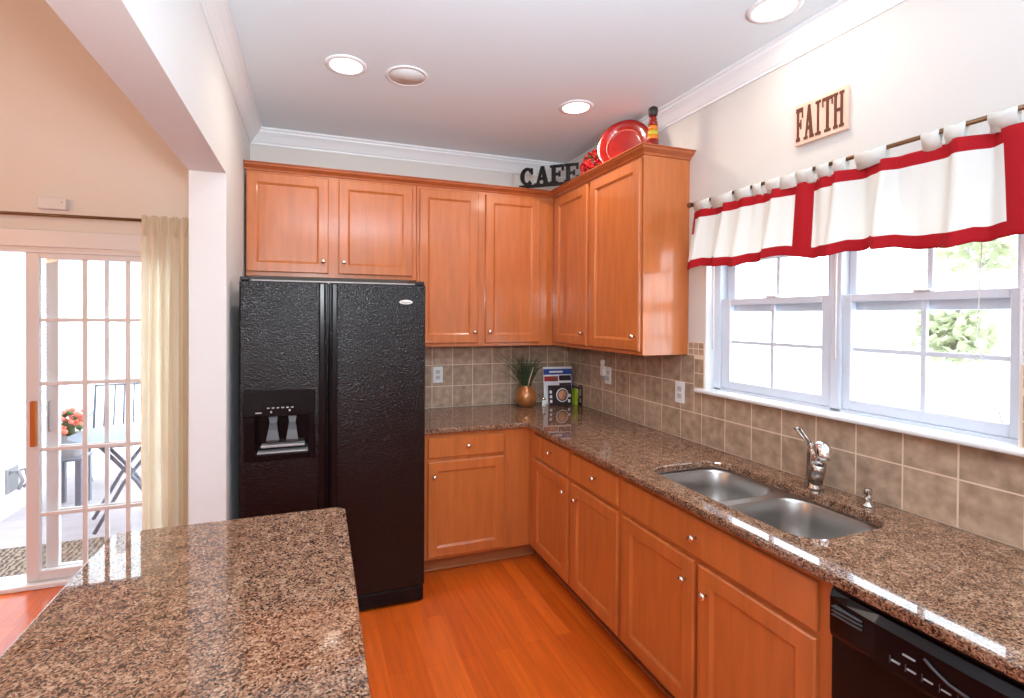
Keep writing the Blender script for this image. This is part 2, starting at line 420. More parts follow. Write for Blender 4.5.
# ------------------------------------------------------------------ kitchen windows
def sash(name, par, ys, ye, z0, z1, x, th, gl, mun_y, mun_z):
    # ys > ye ; gl = (gy0, gy1, gz0, gz1)
    b = MB(); g0, g1, gz0, gz1 = gl
    b.box(x, x+th, g0, ys, z0, z1, .003); b.box(x, x+th, ye, g1, z0, z1, .003)
    b.box(x, x+th, g1, g0, z0, gz0, .003); b.box(x, x+th, g1, g0, gz1, z1, .003)
    m = th*.35
    b.box(x+m, x+th-m*.6, mun_y-.008, mun_y+.008, gz0, gz1)
    for mz in mun_z: b.box(x+m+.001, x+th-m*.6-.001, g1, g0, mz-.008, mz+.008)
    o = b.build(name, 'vinyl', par)
    MB().box(x+th*.5, x+th*.5+.003, g1, g0, gz0, gz1).build('glass_pane', 'glass', o)
    return o
def window(name, fy0, fy1, sy0, sy1, gl, my, label):
    r = root(name, (.09, (fy0+fy1)/2, 1.205), label, kind='structure')
    b = MB()
    b.box(.055, .15, sy0, fy0, 1.205, WZ1, .002); b.box(.055, .15, fy1, sy1, 1.205, WZ1, .002)
    b.box(.056, .149, sy1, sy0, 2.08, WZ1); b.box(.056, .149, sy1, sy0, 1.195, 1.207)
    b.build('window_frame', 'vinyl', r)
    sash('lower_sash', r, sy0, sy1, 1.207, 1.668, .066, .032, (gl[0], gl[1], 1.249, 1.638), my, [1.449])
    sash('upper_sash', r, sy0, sy1, 1.602, 2.08, .102, .032, (gl[0]+.004, gl[1]+.002, 1.668, 2.05), my+.002, [1.862])
    MB().box(.058, .085, my-.028, my+.028, 1.668, 1.677, .004).build('sash_lock', 'white', r)
    return r
window('window_1', -1.45, -2.104, -1.492, -2.066, (-1.545, -2.021), -1.780, 'white double hung window left of the pair over the sink')
window('window_2', -2.104, -2.665, -2.108, -2.640, (-2.140, -2.608), -2.378, 'white double hung window right of the pair over the sink')
b = MB(); b.box(-.045, .058, WY1-.05, WY0+.035, 1.178, 1.197, .008, 3)
struct(b.build('trim_5', 'trimw'), 'white window sill board')
b = MB(); b.box(-.002, .055, WY0-.006, WY0+.0005, 1.197, WZ1); b.box(-.002, .055, WY1-.0005, WY1+.006, 1.197, WZ1); b.box(-.002, .055, WY1, WY0, WZ1-.006, WZ1)
struct(b.build('trim_6', 'trimw'), 'white window reveal')
# raised blinds behind the valance
def blind(y0, y1, wand_y, cord, label):
    r = root('window_blind', (.02, (y0+y1)/2, 1.98), label, 'blind', 'raised blinds behind the valance')
    MB().box(.002, .045, y1, y0, 2.075, 2.112, .003).build('headrail', 'white', r)
    b = MB()
    for k in range(16): b.box(.004, .042, y1+.005, y0-.005, 1.965+.0068*k, 1.968+.0068*k)
    b.build('slat_stack', 'white', r)
    MB().tube([(.0, wand_y, 2.08), (-.004, wand_y, 1.41)], .004, 8).build('wand', 'white', r)
    if cord: MB().tube([(.0, cord, 2.08), (.0, cord-.005, 1.8), (.002, cord+.005, 1.5), (.004, cord-.03, 1.38), (.006, cord-.055, 1.26)], .0018, 6).build('cord', 'white', r)
    return r
blind(-1.465, -2.09, -1.503, None, 'raised white slatted blind tucked behind the left half of the valance')
blind(-2.11, -2.65, -2.127, -2.565, 'raised white slatted blind with hanging cord behind the right half of the valance')

# ------------------------------------------------------------------ sliding door
d1 = root('door_1', (-3.5, .07, 0), 'white sliding glass patio door with grid muntins', kind='structure')
b = MB(); b.box(DX0, DX0+.04, .0, .14, 0, DTOP, .003); b.box(DX1-.04, DX1, .0, .14, 0, DTOP, .003); b.box(DX0+.04, DX1-.04, .0, .14, DTOP-.02, DTOP, .002)
b.build('door_frame', 'doorw', d1)
MB().box(DX0+.04, DX1-.04, -.03, .14, 0, .028, .004).build('threshold', 'trimw', d1)
def dpanel(name, x0, g0, g1, x1, y, munx, munz):
    b = MB(); th = .036
    b.box(x0, g0, y, y+th, .03, 1.925, .003); b.box(g1, x1, y, y+th, .03, 1.925, .003)
    b.box(g0, g1, y, y+th, .03, .085, .003); b.box(g0, g1, y, y+th, 1.895, 1.925, .003)
    for mx in munx: b.box(mx-.012, mx+.012, y+.010, y+.026, .085, 1.895, .003)
    for mz in munz: b.box(g0, g1, y+.011, y+.025, mz-.011, mz+.011, .003)
    o = b.build(name, 'doorw', d1)
    MB().box(g0, g1, y+.016, y+.020, .085, 1.895).build('glass_pane', 'glass', o)
    return o
RZ = [1.539, 1.169, .786, .408]
sp = dpanel('sliding_panel', -3.498, -3.436, -2.79, -2.648, .012, [-3.222, -3.006], RZ)
h = MB().box(-3.468, -3.441, -.022, .012, .815, 1.075, .005).build('handle', 'handlewood', sp)
fp = dpanel('fixed_panel', -3.425, -3.365, -2.79, -2.648, .062, [-3.13, -2.91], RZ)
MB().tube([(-3.405, .0615, 1.06), (-3.405, .048, 1.055), (-3.405, .048, .89), (-3.405, .0615, .885)], .005, 8).build('outer_handle', 'greyp', fp)

# ------------------------------------------------------------------ cabinets
KN = None
def knob(parent, p, nrm):
    global KN
    org = Vector(parent_origin[parent.name]); n = Vector(nrm)
    if KN is None:
        b = MB(); b.lathe([(.0055, 0), (.005, .012), (.008, .016), (.0135, .020), (.0145, .024), (.012, .029), (.006, .0315), (0, .032)], (0, 0, 0), (0, 0, 1), 16)
        KN = bpy.data.meshes.new('knob'); bmesh.ops.recalc_face_normals(b.bm, faces=b.bm.faces); b.bm.to_mesh(KN); b.bm.free(); KN.materials.append(M['nickel'])
    o = bpy.data.objects.new('knob', KN); C.objects.link(o); o.parent = parent
    o.location = Vector(p)-org; o.rotation_euler = Vector((0, 0, 1)).rotation_difference(n).to_euler()
    return o
def face(fr):     # frame mapping: fr=('y', Y) front faces -Y ; ('x', X) front faces -X ; n = distance out of the frame plane
    k, c = fr
    return (lambda u, v, n: Vector((u, c-n, v))) if k == 'y' else (lambda u, v, n: Vector((c-n, u, v)))
def door(par, fr, u0, u1, v0, v1, name='door', rail=.056, flat=False, kn=None):
    f = face(fr); u0, u1 = sorted((u0, u1)); b = MB(); b.use('wood')
    th = .019; rings = []
    def rect(i, n): return [f(u0+i, v0+i, n), f(u1-i, v0+i, n), f(u1-i, v1-i, n), f(u0+i, v1-i, n)]
    rings = [rect(0, .001), rect(0, th-.005), rect(.005, th)]
    if not flat: rings += [rect(rail, th), rect(rail+.004, th-.003), rect(rail+.013, th-.009)]
    b.loft(rings, smooth=False)
    o = b.build(name, None, par)
    if kn: knob(o, f(kn[0], kn[1], th), (0, -1, 0) if fr[0] == 'y' else (-1, 0, 0))
    return o
Z1U, Z2U = 1.369, 2.4314
FB, FRX = ('y', -.3025), ('x', -.3025)
# over the refrigerator
c = root('wall_cabinet', (-1.83, 0, 1.81), 'short two-door maple wall cabinet above the black refrigerator', 'cabinet')
b = MB(); b.box(XL+.012, -1.306, -.3025, -.002, 1.808, Z2U, .0015); b.build('cabinet_body', 'wood', c)
door(c, FB, -2.318, -1.857, 1.832, 2.418, kn=(-1.888, 1.905)); door(c, FB, -1.797, -1.335, 1.832, 2.418, kn=(-1.766, 1.905))
# back wall cabinet
c = root('wall_cabinet', (-.82, 0, Z1U), 'tall two-door maple wall cabinet above the counter beside the refrigerator', 'cabinet')
b = MB(); b.box(-1.304, -.3025, -.3025, -.002, Z1U, Z2U, .0015); b.build('cabinet_body', 'wood', c)
door(c, FB, -1.287, -.880, 1.392, 2.413, kn=(-.907, 1.468)); door(c, FB, -.826, -.416, 1.392, 2.413, kn=(-.798, 1.468))
# right wall cabinet
c = root('wall_cabinet', (-.15, -.8, Z1U), 'tall two-door maple wall cabinet in the corner next to the window', 'cabinet')
b = MB(); b.box(-.3015, -.002, -1.3294, -.002, Z1U+.0005, Z2U, .0015); b.build('cabinet_body', 'wood', c)
door(c, FRX, -.362, -.790, 1.392, 2.413, kn=(-.757, 1.470)); door(c, FRX, -.830, -1.316, 1.392, 2.413, kn=(-1.286, 1.470))
# cornice along all of them
KP = [(.0, 0), (.006, 0), (.010, .010), (.022, .018), (.034, .026), (.038, .036), (.046, .038), (.046, .043), (-.02, .043), (-.02, 0)]
b = MB(); path = [((XL+.002, -.3025), (0, -1)), ((-.3025, -.3025), (-1, -1)), ((-.3025, -1.3294), (-1, -1)), ((-.002, -1.3294), (0, -1))]
b.loft([[Vector((p[0]+o_[0]*u, p[1]+o_[1]*u, Z2U+v)) for u, v in KP] for p, o_ in path], smooth=False)
tag(b.build('cornice', 'woodcut'), 'stepped maple cornice running along the tops of the wall cabinets', 'cornice')

# base cabinets
BX = ('x', -.6258); BY = ('y', -.6258); ZB = .105; ZC = .872
c = root('base_cabinet', (-.97, 0, 0), 'maple base cabinet with one drawer beside the refrigerator', 'cabinet')
b = MB(); b.box(-1.352, -.6268, -.6258, -.002, ZB, ZC, .0015); b.build('cabinet_body', 'wood', c)
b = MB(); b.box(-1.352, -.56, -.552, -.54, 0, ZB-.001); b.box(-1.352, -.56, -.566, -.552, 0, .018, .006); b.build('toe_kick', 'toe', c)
door(c, BY, -1.298, -.808, .125, .700, kn=(-1.262, .615)); door(c, BY, -1.298, -.808, .722, .845, 'drawer', flat=True, kn=(-1.052, .787))
c = root('base_cabinet', (-.3, -1.1, 0), 'maple base cabinet with two drawers in the inner corner', 'cabinet')
b = MB(); b.box(-.6258, -.002, -1.6235, -.003, ZB, ZC, .0015); b.build('cabinet_body', 'wood', c)
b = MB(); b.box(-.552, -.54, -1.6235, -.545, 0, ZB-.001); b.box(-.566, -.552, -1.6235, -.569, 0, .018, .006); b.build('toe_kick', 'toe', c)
for a, e, k1, k2 in ((-.712, -1.145, -.954, -1.122), (-1.186, -1.605, -1.426, -1.250)):
    door(c, BX, a, e, .125, .688, kn=(k2, .616)); door(c, BX, a, e, .708, .845, 'drawer', flat=True, kn=(k1, .785))
c = root('sink_cabinet', (-.3, -2.1, 0), 'maple sink base cabinet with a wide false drawer front over two doors', 'cabinet')
b = MB()   # open topped carcass so that the bowls hang in it
b.box(-.6258, -.606, -2.5695, -1.6245, ZB, ZC); b.box(-.606, -.002, -1.6425, -1.6245, ZB, ZC); b.box(-.606, -.002, -2.5695, -2.5515, ZB, ZC); b.box(-.606, -.002, -2.5515, -1.6425, ZB, ZB+.018); b.box(-.02, -.002, -2.5515, -1.6425, ZB+.018, ZC)
b.build('cabinet_body', 'wood', c)
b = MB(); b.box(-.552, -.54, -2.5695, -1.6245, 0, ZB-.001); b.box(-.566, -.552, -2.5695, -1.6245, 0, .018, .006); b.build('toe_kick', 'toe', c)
door(c, BX, -1.643, -2.076, .125, .688, kn=(-2.038, .606)); door(c, BX, -2.096, -2.530, .125, .688, kn=(-2.140, .598))
door(c, BX, -1.643, -2.530, .708, .845, 'drawer_front', flat=True, kn=(-2.086, .778))
c = root('base_cabinet', (-.3, -3.25, 0), 'end base cabinet right of the dishwasher', 'cabinet')
b = MB(); b.box(-.6258, -.002, -3.33, -3.182, ZB, ZC, .0015); b.build('cabinet_body', 'wood', c)
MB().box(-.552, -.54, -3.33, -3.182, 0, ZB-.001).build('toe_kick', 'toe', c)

# ------------------------------------------------------------------ worktop with sink cut-out
CD = .668; fz = lambda u, v, n: Vector((u, v, n))
SX0, SX1, SY0, SY1 = -.560, -.150, -2.440, -1.690
hole = rrect(SX0, SX1, SY0, SY1, .10, 7)
outer = [(-.0085, -.0085), (-1.362, -.0085), (-1.362, -CD), (-CD, -CD), (-CD, -3.33), (-.0085, -3.33)]
b = MB(); b.slab([outer, hole], fz, .905, .8725)
o = b.build('worktop', 'granite'); bevel_mod(o, .007, 3)
tag(o, 'L-shaped brown speckled granite worktop along the back and right walls', 'worktop')

# sink: flange and two bowls
s_ = root('kitchen_sink', (-.355, -2.065, .68), 'stainless steel double bowl sink set under the granite worktop', 'sink')
B1 = (-.548, -.168, -2.040, -1.704); B2 = (-.548, -.168, -2.426, -2.078)
b = MB(); b.slab([rrect(SX0-.03, SX1+.03, SY0-.03, SY1+.03, .10, 7), rrect(*B1, .09, 8), rrect(*B2, .09, 8)], fz, .8718, .8700)
b.build('rim', 'steel', s_)
for B in (B1, B2):
    x0, x1, y0, y1 = B; rg = []
    for i, z, r in ((0, .8705, .09), (.004, .862, .09), (.008, .80, .09), (.016, .72, .088), (.030, .700, .078), (.060, .690, .055), (.14, .688, .02)):
        rg.append([Vector((x, y, z)) for x, y in rrect(x0+i, x1-i, y0+i, y1-i, r, 8)])
    b = MB(); b.loft(rg, cap=False); b.bm.faces.ensure_lookup_table()
    vs_ = list(b.bm.verts)[-len(rg[-1]):]; b.bm.faces.new(vs_)
    bo = b.build('bowl', 'steel', s_, recalc=False)
    cx, cy = (x0+x1)/2, (y0+y1)/2
    MB().lathe([(.001, .690), (.036, .691), (.044, .693), (.046, .6885)], (cx, cy, 0), seg=20).build('drain', 'chrome', bo)

# faucet
f_ = root('kitchen_faucet', (-.088, -2.112, .905), 'brushed nickel pull-out faucet behind the sink divider', 'faucet')
fx, fy = -.088, -2.112
MB().lathe([(.033, .9052), (.033, .912), (.029, .918), (.0275, .99), (.0265, 1.040), (.024, 1.056), (.012, 1.064), (0, 1.066)], (fx, fy, 0), seg=24).build('faucet_body', 'faucet', f_)
dxf, dyf = -.55, -.835
fp_ = lambda k, z: (fx+dxf*k, fy+dyf*k, z)
MB().tube([fp_(.006, .935), fp_(.030, .975), fp_(.040, 1.012)], [.026, .0255, .025], 18).build('spout', 'faucet', f_)
b = MB(); b.tube([fp_(.040, 1.0125), fp_(.043, 1.030), fp_(.048, 1.046)], [.0175, .017, .019], 18)
b.tube([fp_(.030, 1.060), fp_(.042, 1.072), fp_(.062, 1.078), fp_(.080, 1.070), fp_(.088, 1.052), fp_(.089, 1.040)], [.012, .024, .029, .029, .027, .022], 18)
b.build('spray_head', 'chrome', f_)
b = MB(); b.tube([(fx, fy, 1.050), (fx-.004, fy+.014, 1.078)], [.018, .013], 12)
for s in (-1, 1): b.tube([(fx-.004+.006*s, fy+.012, 1.070), (fx-.012+.010*s, fy+.034, 1.100), (fx-.020+.011*s, fy+.056, 1.128)], [.006, .0045, .005], 8)
b.tube([(fx-.034, fy+.056, 1.128), (fx-.006, fy+.058, 1.129)], .006, 8); b.build('lever_handle', 'faucet', f_)
q = root('soap_dispenser', (-.084, -2.306, .905), 'small nickel soap pump set in the worktop right of the faucet', 'soap dispenser')
MB().lathe([(.022, .9052), (.022, .910), (.014, .914), (.012, .925), (.012, .935), (.006, .937), (.006, .952)], (-.084, -2.306, 0), seg=18).build('pump_base', 'faucet', q)
b = MB(); b.lathe([(.012, .948), (.013, .955), (.011, .966), (0, .968)], (-.084, -2.306, 0), seg=16); b.tube([(-.084, -2.306, .959), (-.115, -2.330, .960), (-.150, -2.352, .953)], [.006, .005, .004], 8)
b.build('pump_spout', 'faucet', q)

# ------------------------------------------------------------------ dishwasher
dw = root('dishwasher', (-.33, -2.87, 0), 'black built-in dishwasher under the worktop beside the sink cabinet', 'dishwasher')
DY0, DY1 = -2.576, -3.176
MB().box(-.60, -.03, DY1, DY0, .03, .868).build('tub', 'blackp', dw)
MB().box(-.648, -.602, DY1, DY0, .12, .868, .006, 2).build('door', 'black', dw)
b = MB()      # bowed control panel
rg = []
for y, bo in ((DY0-.002, .0), (DY0-.05, .010), (DY0-.12, .016), (-2.876, .020), (DY1+.12, .016), (DY1+.05, .010), (DY1+.002, 0)):
    rg.append([Vector((-.649, y, .735)), Vector((-.652-bo*.5, y, .735)), Vector((-.656-bo, y, .752)), Vector((-.656-bo, y, .838)), Vector((-.650-bo*.4, y, .855)), Vector((-.649, y, .857))])
b.loft(rg, smooth=False); cp = b.build('control_panel', 'black', dw)
b = MB()
for k in range(3): b.box(-.675, -.655, -2.668, -2.594, .801+.010*k, .805+.010*k, .001)
b.build('vent', 'darkgrey', dw)
b = MB(); b.tube([(-.6765, -2.80, .822), (-.678, -2.815, .812), (-.678, -2.845, .797), (-.678, -2.89, .790), (-.678, -2.935, .797), (-.6765, -2.955, .812)], .003, 6); b.build('handle_grip', 'darkgrey', dw)
for k in range(5):
    MB().box(-.6772, -.672, -2.735-.032*k, -2.752-.032*k, .775, .778).build('label', 'greyp', cp)
    MB().box(-.6772, -.672, -2.7315-.032*k, -2.7323-.032*k, .768, .785).build('divider_mark', 'darkgrey', cp)
MB().box(-.6772, -.672, -2.758, -2.782, .803, .806).build('label', 'greyp', cp)
MB().box(-.61, -.57, DY1, DY0, .02, .115, .003).build('kick_plate', 'blackp', dw)

# ------------------------------------------------------------------ refrigerator
r_ = root('refrigerator', (-1.826, -.45, 0), 'black side-by-side refrigerator with ice and water dispenser', 'refrigerator')
FX0, FX1, FY = -2.2857, -1.366, -.861; FS = -1.872
MB().box(FX0+.006, FX1-.006, -.785, -.06, .03, 1.735, .004).build('refrigerator_body', 'black', r_)
b = MB()
f = lambda u, v, n: Vector((u, FY+n, v))
b.slab([[(FX0, .098), (FS-.002, .098), (FS-.002, 1.742), (FX0, 1.742)], [(-2.215, .885), (-2.215, 1.072), (-1.962, 1.072), (-1.962, .885)]], f, 0, .068)
ld = b.build('freezer_door', 'blacktex', r_); bevel_mod(ld, .008, 3)
b = MB(); b.slab([[(FS+.002, .098), (FX1, .098), (FX1, 1.742), (FS+.002, 1.742)]], f, 0, .068)
rd = b.build('fridge_door', 'blacktex', r_); bevel_mod(rd, .008, 3)
for x0, x1, par in ((-1.918, -1.889, ld), (-1.857, -1.828, rd)):
    b = MB(); b.use('black'); b.box(x0, x1, FY-.022, FY+.001, .13, 1.738, .006, 2)
    xi = x1+.003 if par is ld else x0-.003
    b.box(min(xi, xi+(.008 if par is ld else -.008)), max(xi, xi+(.008 if par is ld else -.008)), FY-.010, FY+.001, .13, 1.738, .003)
    b.build('handle', None, par)
b = MB(); b.box(-2.268, -1.937, FY-.010, FY+.001, 1.074, 1.206, .004); 
dp = b.build('dispenser_panel', 'black', ld)
for k in range(6): MB().box(-2.160+.022*k, -2.148+.022*k, FY-.0115, FY-.009, 1.112, 1.118).build('button', 'greyp', dp)
MB().box(-2.212, -2.184, FY-.0115, FY-.009, 1.090, 1.096).build('label', 'greyp', dp)
for x, z in ((-2.145, 1.090), (-2.06, 1.095)): MB().box(x, x+.008, FY-.0115, FY-.009, z, z+.010).build('indicator', 'greyp', dp)
b = MB(); b.box(-2.268, -2.214, FY-.006, FY+.001, .852, 1.073, .003); b.box(-1.963, -1.937, FY-.006, FY+.001, .852, 1.073, .003); b.box(-2.214, -1.963, FY-.006, FY+.001, .852, .884, .003)
b.box(-2.214, -1.963, FY+.064, FY+.067, .886, 1.071); b.build('dispenser_surround', 'black', ld)
for x, w2 in ((-2.135, .030), (-2.045, .028)):
    b = MB(); b.loft([[Vector((x+a*w2*s1, FY+.012+yo+dd, z)) for a, dd in ((-1, 0), (1, 0), (1, .008), (-1, .008))] for z, s1, yo in ((1.062, .7, .035), (1.03, .55, .028), (.995, .75, .010), (.950, 1, 0), (.935, .8, .004))], smooth=False)
    b.build('dispenser_paddle', 'darkgrey', ld)
b = MB(); b.box(-2.19, -1.985, FY+.006, FY+.062, .914, .926, .004); b.box(-2.205, -1.97, FY+.001, FY+.06, .886, .893, .002); b.build('drip_tray', 'greyp', ld)
b = MB(); b.box(-2.265, -1.388, -.80, -.70, 1.736, 1.752, .004); b.build('top_trim', 'greyp', r_)
for x in (-2.262, -1.392):
    MB().box(x-.022, x+.022, -.855, -.78, 1.7425, 1.762, .006, 2).build('hinge_cover', 'blackp', r_)
b = MB(); b.box(FX0+.004, FX1-.003, -.856, -.79, .012, .0955, .010, 3)
for k in range(3): b.box(FX0+.05, FX1-.10, -.859, -.855, .035+.014*k, .041+.014*k)
b.build('kick_grille', 'black', r_)
for x in (FX0+.06, FX1-.06):
    for y, h_ in ((-.80, .014), (-.12, .031)): MB().lathe([(.012, 0), (.018, .004), (.018, h_)], (x, y, 0), seg=12).build('foot', 'blackp', r_)
b = MB(); b.lathe([(.036, 0), (.036, .002), (.032, .004), (0, .005)], (-1.474, FY+.0005, 1.647), (0, -1, 0), 28, sx=1)
for v in b.bm.verts: v.co.z = 1.647+(v.co.z-1.647)*.34
b.use('white'); bo = b.build('badge', None, rd)
tx = bpy.data.curves.new('badge_lettering', 'FONT'); tx.body = 'Whirlpool'; tx.size = .0125; tx.align_x = 'CENTER'; tx.align_y = 'CENTER'; tx.extrude = .0004
tx.materials.append(M['darkgrey']); t0 = bpy.data.objects.new('lettering_source', tx); tm = bpy.data.meshes.new_from_object(t0); bpy.data.objects.remove(t0)
to = bpy.data.objects.new('badge_lettering', tm); C.objects.link(to); to.parent = bo
to.location = Vector((-1.474, FY-.0052, 1.647))-Vector(parent_origin[bo.name]); to.rotation_euler = (PI/2, 0, 0)

# ------------------------------------------------------------------ island
c = root('kitchen_island', (-2.18, -2.7, 0), 'maple island cabinet under the near granite top', 'kitchen island')
MB().box(-2.485, -1.89, -3.33, -1.78, .1, .876, .0015).build('cabinet_body', 'wood', c)
MB().box(-2.45, -1.95, -3.30, -1.83, 0, .0985).build('toe_kick', 'toe', c)
ip = [(-2.517+.018, -1.740), (-2.517, -1.758), (-2.517, -3.36), (-1.862, -3.36), (-1.842, -1.765), (-1.864, -1.740)]
b = MB(); b.slab([ip], fz, .915, .877); o = b.build('island_worktop', 'granite'); bevel_mod(o, .007, 3)
tag(o, 'brown speckled granite island top in the left foreground', 'worktop')

# ------------------------------------------------------------------ ceiling fittings
for i, (x, y) in enumerate(LIGHTS[:3]):
    lab = ['round lit recessed ceiling light next to the ceiling speaker', 'round lit recessed ceiling light above the corner wall cabinets', 'round lit recessed ceiling light near the right wall, cut by the top edge'][i]
    t = root('ceiling_light', (x, y, CEIL), lab, 'ceiling light', 'recessed ceiling lights')
    b = MB(); b.lathe([(.098, -.0005), (.098, -.004), (.078, -.008), (.075, -.004), (.075, -.0005)], (x, y, CEIL), seg=32, cap=False); b.build('trim_ring', 'trimw', t)
    b = MB(); b.lathe([(.0, -.0025), (.075, -.0025), (.075, -.0005), (0, -.0005)], (x, y, CEIL), seg=32, cap=False); b.build('lamp_lens', 'lampglow', t)
x, y = -1.505, -1.04
t = root('ceiling_speaker', (x, y, CEIL), 'round grey ceiling speaker between the ceiling light and the cabinets', 'speaker')
MB().lathe([(.105, -.0005), (.105, -.005), (.092, -.008), (.090, -.0005)], (x, y, CEIL), seg=32, cap=False).build('speaker_rim', 'trimw', t)
MB().lathe([(0, -.006), (.091, -.005), (.091, -.0005), (0, -.0005)], (x, y, CEIL), seg=32, cap=False).build('grille', 'speaker', t)

# ------------------------------------------------------------------ outlets
def outlet(wall, u, z, label, plug=False, wd=.074, two=False):
    f = (lambda a, v, n: Vector((a, -n, v))) if wall == 'back' else (lambda a, v, n: Vector((-n, a, v)))
    t = root('wall_outlet', f(u, z-.06, .0075), label, 'outlet')
    def bb(b, u0, u1, v0, v1, n0, n1, bev=0):
        p, q = f(u0, v0, n0), f(u1, v1, n1); b.box(p.x, q.x, p.y, q.y, p.z, q.z, bev)
    b = MB(); bb(b, u-wd/2, u+wd/2, z-.059, z+.059, .0076, .0135, .003); pl = b.build('cover_plate', 'white', t)
    for dz in (-.02, .02):
        b = MB(); b.use('face_socket'); bb(b, u-.017, u+.017, z+dz-.015, z+dz+.015, .0132, .0155, .002)
        b.use('socket'); 
        for du in (-.007, .006): bb(b, u+du-.0012, u+du+.0012, z+dz-.003, z+dz+.006, .0154, .0158)
        b.build('socket', None, pl)
    return t
outlet('back', -1.083, 1.146, 'white duplex outlet on the back wall beside the refrigerator')
outlet('right', -.573, 1.168, 'white outlet behind the plugged-in air freshener')
outlet('right', -1.276, 1.155, 'white duplex outlet on the right wall below the window sill end')
q = root('air_freshener', (-.04, -.545, 1.16), 'small white plug-in air freshener stuck in the right wall outlet', 'air freshener')
b = MB(); b.box(-.050, -.016, -.568, -.528, 1.165, 1.235, .008, 2); b.build('warmer', 'white', q)
b = MB(); b.lathe([(.012, 1.232), (.015, 1.245), (.018, 1.262), (.012, 1.275), (0, 1.277)], (-.036, -.545, 0), seg=14); b.build('refill_cap', 'white', q)
b = MB(); b.box(-.046, -.022, -.560, -.534, 1.135, 1.1648, .005, 2); b.build('oil_bottle', 'greyp', q)

# ------------------------------------------------------------------ items on the worktop corner
vx, vy = -.44, -.145
tag(MB().lathe([(.040, .905), (.062, .915), (.080, .945), (.0845, .975), (.078, 1.010), (.055, 1.040), (.040, 1.052), (.042, 1.060), (.034, 1.060), (.032, 1.045), (.05, 1.02), (.03, .95), (0, .93)], (vx, vy, 0), seg=32, cap=False).build('vase', 'copper'),
    'round copper brown vase on the worktop by the corner', 'vase')
b = MB(); b.use('grassb')
for k in range(170):
    a = random.uniform(0, 2*PI); sp = random.random()**.7*.26; h = random.uniform(.16, .30); 
    if abs(math.sin(a))*sp > .10: sp *= .45
    dx, dy = min(.135, math.cos(a)*sp), math.sin(a)*sp*.45
    p0 = Vector((vx+random.uniform(-.02, .02), vy+random.uniform(-.02, .02), 1.01))
    pts = [p0, p0+Vector((dx*.25, dy*.25, h*.45)), p0+Vector((dx*.6, dy*.6, h*.80)), p0+Vector((dx, dy, h*random.uniform(.85, 1.05)))]
    wv = random.uniform(.0012, .0024)
    b.tube(pts, [wv, wv, wv*.8, .0004], 4)
b.use('straw')
b.tube([(vx, vy-.02, 1.02), (vx+.01, vy-.05, 1.12), (vx+.035, vy-.055, 1.20)], [.003, .006, .004], 6)
b.tube([(vx-.03, vy-.02, 1.03), (vx-.12, vy-.05, 1.14), (vx-.17, vy-.06, 1.17), (vx-.175, vy-.06, 1.09)], [.002, .003, .003, .002], 5)
tag(b.build('grass_arrangement'), 'spray of thin dark green grass standing in the copper vase', 'grass arrangement', None)
# magazine, book stand, books
def rotbox(b, c, yaw, u0, u1, n0, n1, z0, z1, tilt=0, bev=0):
    mx = Matrix.Translation(Vector((c[0], c[1], c[2]))) @ Matrix.Rotation(yaw, 4, 'Z') @ Matrix.Rotation(tilt, 4, 'X')
    b.box(u0, u1, n0, n1, z0, z1, bev, 1, mx)
cc = (-.165, -.155, .907); ya = -.10; tl = -.14
q = root('cookbook', cc, 'tall white and blue cookbook leaning in the worktop corner behind the dark book', 'book')
b = MB(); rotbox(b, cc, ya, -.118, .118, 0, .012, 0, .285, tl, .001); bk = b.build('book_block', 'paper', q)
def printp(name, m, u0, u1, z0, z1, par=bk, c=cc, n=-.0012, t=tl):
    b = MB(); rotbox(b, c, ya, u0, u1, n, n+.0015, z0, z1, t); b.build(name, m, par)
printp('title_band', 'blue', -.117, .117, .225, .268); printp('picture', 'redprint', -.112, .0, .175, .212); printp('picture', 'darkprint', .008, .106, .178, .218)
printp('picture', 'darkprint', .008, .106, .135, .160); printp('picture', 'face', -.06, -.005, .178, .205); printp('title_band', 'paper', -.07, .04, .239, .253, n=-.0020)
printp('edge_stripe', 'blue', .110, .1175, .0, .225)
c2 = (-.165, -.205, .907)
q = root('dark_cookbook', c2, 'short dark cookbook with a round picture in front of the white cookbook', 'book')
b = MB(); rotbox(b, c2, ya, -.105, .080, 0, .018, 0, .150, -.10, .001); b2 = b.build('book_block', 'darkprint', q)
b = MB(); b.lathe([(.0, 0), (.036, .0), (.036, .0012), (0, .0014)], (-.170, -.2135, .985), (0, -1, .1), 24); b.build('picture', 'face', b2)
b = MB(); b.lathe([(.044, 0), (.052, .0), (.052, .0012), (.044, .0012)], (-.170, -.2135, .985), (0, -1, .1), 24, cap=False); b.build('picture_ring', 'paper', b2)
for k, (u, z) in enumerate(((-.09, .02), (-.09, .055), (-.092, .09), (.055, .02), (.06, .06))): printp('lettering', 'paper', u-.008, u+.010, z, z+.022, b2, c2, -.0012, -.10)
q = root('lime_book', (-.062, -.20, .906), 'thin book with a lime green spine right of the dark cookbook', 'book')
b = MB(); b.box(-.074, -.052, -.240, -.178, .906, 1.028, .002); b.build('book_block', 'lime', q); 
MB().box(-.0755, -.0505, -.238, -.180, .9155, 1.018, .0005).build('cover', 'lime', q)
q = root('book_end', (-.03, -.2, .9055), 'black wire scroll book end next to the lime green book', 'book end')
b = MB(); 
for yy in (-.232, -.10):
    b.tube([(-.012, yy, .909), (-.012, yy, 1.03), (-.022, yy, 1.055), (-.036, yy, 1.05), (-.040, yy, 1.03), (-.030, yy, 1.02)], .004, 6)
    b.tube([(-.012, yy, .96), (-.03, yy, .97), (-.043, yy, .95), (-.040, yy, .925), (-.012, yy, .909)], .004, 6)
